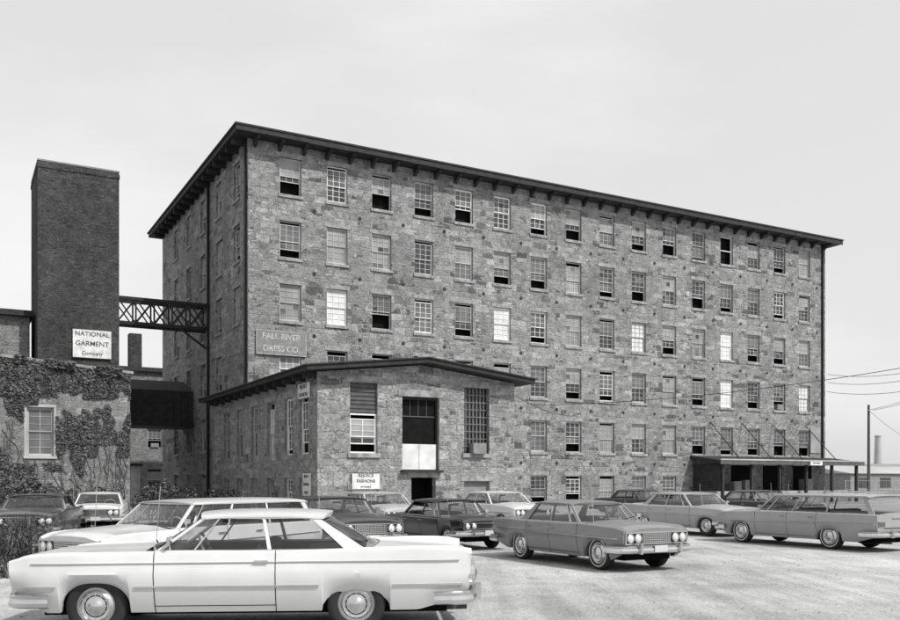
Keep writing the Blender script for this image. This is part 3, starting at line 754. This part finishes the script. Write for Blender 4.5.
cva=dict(L=4.57,W=1.70,H=1.30,axles=(.82,3.56),paint=.012,top=[(0,.72),(.08,.79),(.4,.83),(1.2,.86),(2.5,.86),(3.6,.86),(4.3,.84),(4.57,.76)],
  green=(1.12,1.6,2.95,3.5),pillars=[.48,(3.3,3.45,2.92,2.97)],doors=(1.2,2.2,3.1),handles=(2.1,3.0),trims=[(.05,4.5,.79,.80,.02,'chrome')],tail='round',bars=0,crease=.76,R=.31,crown=.03,fa=.25,ra=.22,rover=.14,tuck=.12)
wag=dict(L=5.3,W=1.98,H=1.45,axles=(.90,3.90),paint=.30,top=[(0,.80),(.06,.85),(.25,.89),(.6,.92),(1.5,.96),(3,.97),(4.6,.96),(5.3,.93)],
  green=(1.42,2.0,4.92,5.24),pillars=[.32,.62,(5.02,5.18,4.78,4.9)],doors=(1.5,2.6,3.55),handles=(2.45,3.4),trims=[(.1,5.2,.66,.72,.022,'chrome')],tail='rect',wagon=True,rack=True,ww=True,vent=.09,fin=[(0,.02),(1,.0),(4,0),(5.3,.03)],tuck=.11,fa=.28,ra=.22)
big=dict(L=5.2,W=1.96,H=1.40,axles=(.86,3.85),paint=.3,top=[(0,.80),(.06,.85),(.25,.89),(.6,.92),(1.4,.96),(3,.96),(4.0,.96),(4.8,.94),(5.2,.87)],
  green=(1.42,2.0,3.35,3.95),pillars=[.5,(3.62,3.9,3.26,3.36)],doors=(1.5,2.6,3.5),handles=(2.45,3.35),trims=[(.1,5.0,.66,.70,.02,'chrome')],tail='rect',fin=[(0,.025),(1,.0),(3.6,0),(5.2,.07)],tuck=.11,rover=.08,fa=.28,ra=.2)
def mod(b,**k): q=dict(b); q.update(k); return q
mD2=(.4837,-.8752); pD2=(-.4837,.8752)
a=math.radians(4)
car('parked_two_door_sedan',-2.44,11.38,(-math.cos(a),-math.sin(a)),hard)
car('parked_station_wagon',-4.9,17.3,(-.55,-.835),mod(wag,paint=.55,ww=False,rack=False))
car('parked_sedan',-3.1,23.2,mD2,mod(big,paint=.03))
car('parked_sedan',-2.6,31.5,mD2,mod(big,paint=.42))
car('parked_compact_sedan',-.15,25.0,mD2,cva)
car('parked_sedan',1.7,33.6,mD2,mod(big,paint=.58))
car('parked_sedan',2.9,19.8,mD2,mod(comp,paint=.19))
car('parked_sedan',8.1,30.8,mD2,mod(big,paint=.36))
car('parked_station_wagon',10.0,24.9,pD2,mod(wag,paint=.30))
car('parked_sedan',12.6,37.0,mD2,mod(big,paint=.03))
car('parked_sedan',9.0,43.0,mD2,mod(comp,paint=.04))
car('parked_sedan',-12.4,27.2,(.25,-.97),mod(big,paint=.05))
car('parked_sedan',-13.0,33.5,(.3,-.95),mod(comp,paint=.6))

# ------------------------------------------------------------ VEGETATION
def weeds(name,regions,seed):
    r=random.Random(seed); mb=MB()
    for (x0,x1,y0,y1,n,h) in regions:
        for i in range(n):
            x=r.gauss((x0+x1)/2,(x1-x0)/4);y=r.gauss((y0+y1)/2,(y1-y0)/4)
            q=noise.noise(Vector((x*.8,y*.8,1)))
            if q<-.1: continue
            hh=h*r.uniform(.25,1.2)*(.75+1.1*q); a=r.uniform(0,6.28); w=.012+.012*r.random()
            lx,ly=r.gauss(0,.28)*hh,r.gauss(0,.28)*hh; dx,dy=math.cos(a)*w,math.sin(a)*w
            m=r.choice(['leafm','leafd','leafl','leafm'])
            mb.face([(x-dx,y-dy,0),(x+dx,y+dy,0),(x+lx*.6+dx*.8,y+ly*.6+dy*.8,hh*.6),(x+lx*.6-dx*.8,y+ly*.6-dy*.8,hh*.6)],m)
            mb.face([(x+lx*.6-dx*.8,y+ly*.6-dy*.8,hh*.6),(x+lx*.6+dx*.8,y+ly*.6+dy*.8,hh*.6),(x+lx*1.3,y+ly*1.3,hh)],m)
            if r.random()<.6:
                for k in range(3):
                    t=r.uniform(.3,1); leaf(mb,(x+lx*t+r.uniform(-.05,.05),y+ly*t+r.uniform(-.05,.05),hh*t),r.uniform(.04,.1),(0,0,1),m,r)
    return mb.build(name)
weeds('weeds',[(-13,-8.4,17,24,6500,.75),(-9.4,-7.0,16,20.5,900,.35),(-20,-14,24,44,3500,.9),(-13,-6.5,38,43,2500,.9),(-9,-4,24,30,500,.2)],4)
def shrub(name,x,y,rx,rz,n,seed):
    r=random.Random(seed); mb=MB()
    for k in range(7):
        a=r.uniform(0,6.28); mb.beam((0,0,0),(math.cos(a)*rx*.5,math.sin(a)*rx*.5,rz*r.uniform(.8,1.4)),.04,'pole')
    bl=[(r.uniform(-rx,rx)*.7,r.uniform(-rx,rx)*.7,rz*r.uniform(.4,1.5),r.uniform(.35,.6)*rx) for _ in range(12)]
    for i in range(n):
        b=r.choice(bl); v=Vector((r.gauss(0,1),r.gauss(0,1),r.gauss(0,1))).normalized()*b[3]*r.random()**.4
        leaf(mb,(b[0]+v.x,b[1]+v.y,max(.03,b[2]+v.z*.8)),r.uniform(.07,.14),(v.x,v.y,v.z+.3),r.choice(['leafd','leafd','leafm','leafl']),r)
    return mb.build(name,None,loc=(x,y,0))
shrub('shrub',-13.0,41.5,1.3,.9,2600,1); shrub('shrub',-15.5,39.5,1.2,.8,2200,2); shrub('shrub',-19.5,40,1.6,1.1,3000,3); shrub('shrub',-11.3,44.5,1.0,.8,1800,5)

# ------------------------------------------------------------ RIGHT BACKGROUND
mb=MB(); mb.cyl((0,0,0),.16,.11,8.9,'pole'); mb.beam((-.9,0,8.2),(.9,0,8.2),.12,'pole')
for q in (-.8,-.3,.3,.8): mb.cyl((q,0,8.26),.04,.03,.14,'lens',8)
mb.build('utility_pole',None,smooth=40,loc=(39.5,85,0),rotz=1.2)
mb=MB(); mb.cyl((0,0,0),.17,.12,10.5,'pole'); mb.beam((-1.2,0,9.6),(1.2,0,9.6),.12,'pole'); mb.build('utility_pole',None,smooth=40,loc=(31,44,0),rotz=1.0)
cu=bpy.data.curves.new('power_lines','CURVE'); cu.dimensions='3D'; cu.bevel_depth=.018
def wire(p,q,sag):
    sp=cu.splines.new('POLY'); sp.points.add(20)
    for i in range(21):
        t=i/20; v=Vector(p).lerp(Vector(q),t); v.z-=sag*4*t*(1-t); sp.points[i].co=(*v,1)
c50=W(50.6,-.1)
for k,(z,zz) in enumerate(((10.9,10.2),(10.2,9.6),(9.4,9.0))): wire((*c50,z),(31+(-1.1+k*.9)*math.cos(1.0),44+(-1.1+k*.9)*math.sin(1),zz if k else 9.8),1.2)
wire((31,44,9.7),(39.5,85,8.4),.6); wire((31.3,44,9.7),(39.9,85,8.4),.7); wire((39.5,85,8.4),(80,150,8),1)
wire((*W(20,-.1),7.0),(31,44,9.0),.8); wire((*W(AU1,AV-.1),6.0),(*W(24,-.05),6.4),.3)
cu.materials.append(M['steel']); o=bpy.data.objects.new('power_lines',cu); COL.objects.link(o)
mb=MB(); mb.cyl((0,0,0),2.0,1.3,21,'haze2',20); mb.cyl((0,0,21),1.5,1.5,.6,'haze2',20); mb.build('smokestack',None,smooth=40,loc=(190,400,0))
mb=MB(); mb.box(-14,30,0,14,0,4.0,'haze'); mb.box(-14.4,30.4,-.4,14.4,4.003,4.5,'haze2')
for k in range(10): mb.box(-12+k*4,-9.8+k*4,-.06,-.004,1.2,3.0,'haze2')
mb.build('low_white_warehouse',None,loc=(70,150,0),rotz=.1)
mb=MB(); mb.box(0,30,0,14,0,2.6,'board'); mb.hexa([(-.3,-.3,2.603),(30.3,-.3,2.603),(30.3,14.3,2.603),(-.3,14.3,2.603),(-.3,6,3.6),(30.3,6,3.6),(30.3,8,3.6),(-.3,8,3.6)],'haze2')
for k in range(7): mb.box(1.5+k*4,3.5+k*4,-.05,-.004,.9,2.1,'g1')
mb.build('low_shed',None,loc=(48,108,0),rotz=ANG)
mb=MB()
for k in range(26): mb.cyl((k*2.5,0,0),.04,.04,1.8,'frame',6)
for z in (.1,.95,1.75): mb.beam((0,0,z),(62.5,0,z),.03,'frame')
for k in range(250): mb.beam((k*.25,0,.1),(k*.25+.0,0,1.75),.008,'frame')
mb.build('wire_fence',None,loc=(36,82,0),rotz=-.15)
mb=MB(); r=random.Random(8)
for k in range(9000):
    t=r.random(); x=-500+1200*t; y=520+60*r.random(); h=9+5*noise.noise(Vector((x*.02,0,0)))+3*noise.noise(Vector((x*.1,0,3)))
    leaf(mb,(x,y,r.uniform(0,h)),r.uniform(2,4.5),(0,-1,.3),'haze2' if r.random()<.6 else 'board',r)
mb.build('distant_tree_line')

# ------------------------------------------------------------ GROUND
m,nt,b=nmat('gravel_lot')
tc=N(nt,'ShaderNodeTexCoord')
def nn(scale,det=6,rg=.6,st=(1,1,1),rot=0):
    mp=N(nt,'ShaderNodeMapping'); mp.inputs['Scale'].default_value=st; mp.inputs['Rotation'].default_value=(0,0,rot); nt.links.new(tc.outputs['Object'],mp.inputs[0])
    n=N(nt,'ShaderNodeTexNoise'); n.inputs['Scale'].default_value=scale; n.inputs['Detail'].default_value=det; n.inputs['Roughness'].default_value=rg
    nt.links.new(mp.outputs[0],n.inputs['Vector']); return n.outputs['Fac']
big_=ramp(nt,nn(.16,6,.65),[(.38,.62),(.60,1.0)]); mid_=ramp(nt,nn(1.0,7,.75,(1,.6,1)),[(.33,.70),(.66,1.05)]); fine=ramp(nt,nn(20,5,.75),[(.34,.5),(.62,1.05)]); fin2=nn(70,3)
trk=ramp(nt,nn(1.0,4,.6,(2.6,.16,1),.5),[(.4,.82),(.6,1.0)])
vo=N(nt,'ShaderNodeTexVoronoi'); vo.inputs['Scale'].default_value=7; nt.links.new(tc.outputs['Object'],vo.inputs['Vector'])
peb=ramp(nt,vo.outputs['Distance'],[(.06,.5),(.15,1.0)])
o=mul(nt,mul(nt,mul(nt,mul(nt,mul(nt,big_,mid_),fine),peb),trk),.68)
nt.links.new(o,b.inputs['Base Color']); b.inputs['Roughness'].default_value=.95; b.inputs['Specular IOR Level'].default_value=.1
bp=N(nt,'ShaderNodeBump'); bp.inputs['Strength'].default_value=.6; bp.inputs['Distance'].default_value=.02; nt.links.new(mul(nt,fine,fin2,'ADD'),bp.inputs['Height']); nt.links.new(bp.outputs[0],b.inputs['Normal'])
M['ground']=m
mb=MB(); mb.face([(-2500,-500,0),(2500,-500,0),(2500,4500,0),(-2500,4500,0)],'ground'); mb.build('ground')
M['dirt']=flat('damp_earth',.16,.95,var=.4,scale=1.2,bump=.4)
mb=MB(); pts=[]
for k in range(60):
    t=2*math.pi*k/60; rr=1+.35*noise.noise(Vector((math.cos(t)*3,math.sin(t)*3,2))); pts.append((-14.5+5.4*rr*math.cos(t),28+10.5*rr*math.sin(t),.004))
mb.face(pts,'dirt'); mb.build('ground_weedy_verge')
mb=MB(); r=random.Random(21)
for k in range(500):
    y=r.uniform(10,30); x=r.uniform(-.5,.5)*y*1.05; s=r.uniform(.008,.025)
    if x<-9: continue
    q=[(x+s*r.uniform(.6,1)*math.cos(a_),y+s*r.uniform(.6,1)*math.sin(a_),.001) for a_ in (0,1.5,3,4.6)]
    t=[(x+(a_[0]-x)*.6,y+(a_[1]-y)*.6,s*.7) for a_ in q]; mb.hexa(q+t,r.choice(['concrete','haze','lintel']))
mb.build('loose_stones')

# ------------------------------------------------------------ LIGHT / SKY / CAMERA
az=Vector((.80,-.60)).normalized(); el=math.radians(48)
sd=Vector((az.x*math.cos(el),az.y*math.cos(el),math.sin(el)))
sl=bpy.data.lights.new('sun','SUN'); sl.energy=4.0; sl.angle=math.radians(.6); sl.color=(1,.995,.985)
so=bpy.data.objects.new('sun',sl); COL.objects.link(so); so.rotation_euler=sd.to_track_quat('Z','Y').to_euler()
w=bpy.data.worlds.new('World'); sc.world=w; w.use_nodes=True; nt=w.node_tree; bg=nt.nodes['Background']
sk=N(nt,'ShaderNodeTexSky'); sk.sky_type='NISHITA'; sk.sun_disc=False; sk.sun_elevation=el; sk.sun_rotation=math.atan2(az.x,az.y); sk.dust_density=4; sk.air_density=1
bw=N(nt,'ShaderNodeRGBToBW'); nt.links.new(sk.outputs[0],bw.inputs[0])
tc=N(nt,'ShaderNodeTexCoord'); mp=N(nt,'ShaderNodeMapping'); mp.inputs['Scale'].default_value=(1.2,1.2,3.2); mp.inputs['Location'].default_value=(.3,0,0); nt.links.new(tc.outputs['Generated'],mp.inputs[0])
cn=N(nt,'ShaderNodeTexNoise'); cn.inputs['Scale'].default_value=1.6; cn.inputs['Detail'].default_value=5; nt.links.new(mp.outputs[0],cn.inputs['Vector'])
cl=ramp(nt,cn.outputs['Fac'],[(.42,.72),(.72,.97)])
hz=mixv(nt,cl,bw.outputs[0],6.3)
nt.links.new(hz,bg.inputs[0]); bg.inputs[1].default_value=.15
cam=bpy.data.cameras.new('camera'); co=bpy.data.objects.new('camera',cam); COL.objects.link(co)
co.location=(0,0,1.8); co.rotation_euler=(math.pi/2,0,0); cam.sensor_width=36; cam.lens=36.04; cam.shift_y=170/900; cam.clip_end=8000; cam.clip_start=.1
sc.camera=co
sc.view_settings.view_transform='Standard'; sc.view_settings.look='None'; sc.view_settings.exposure=0
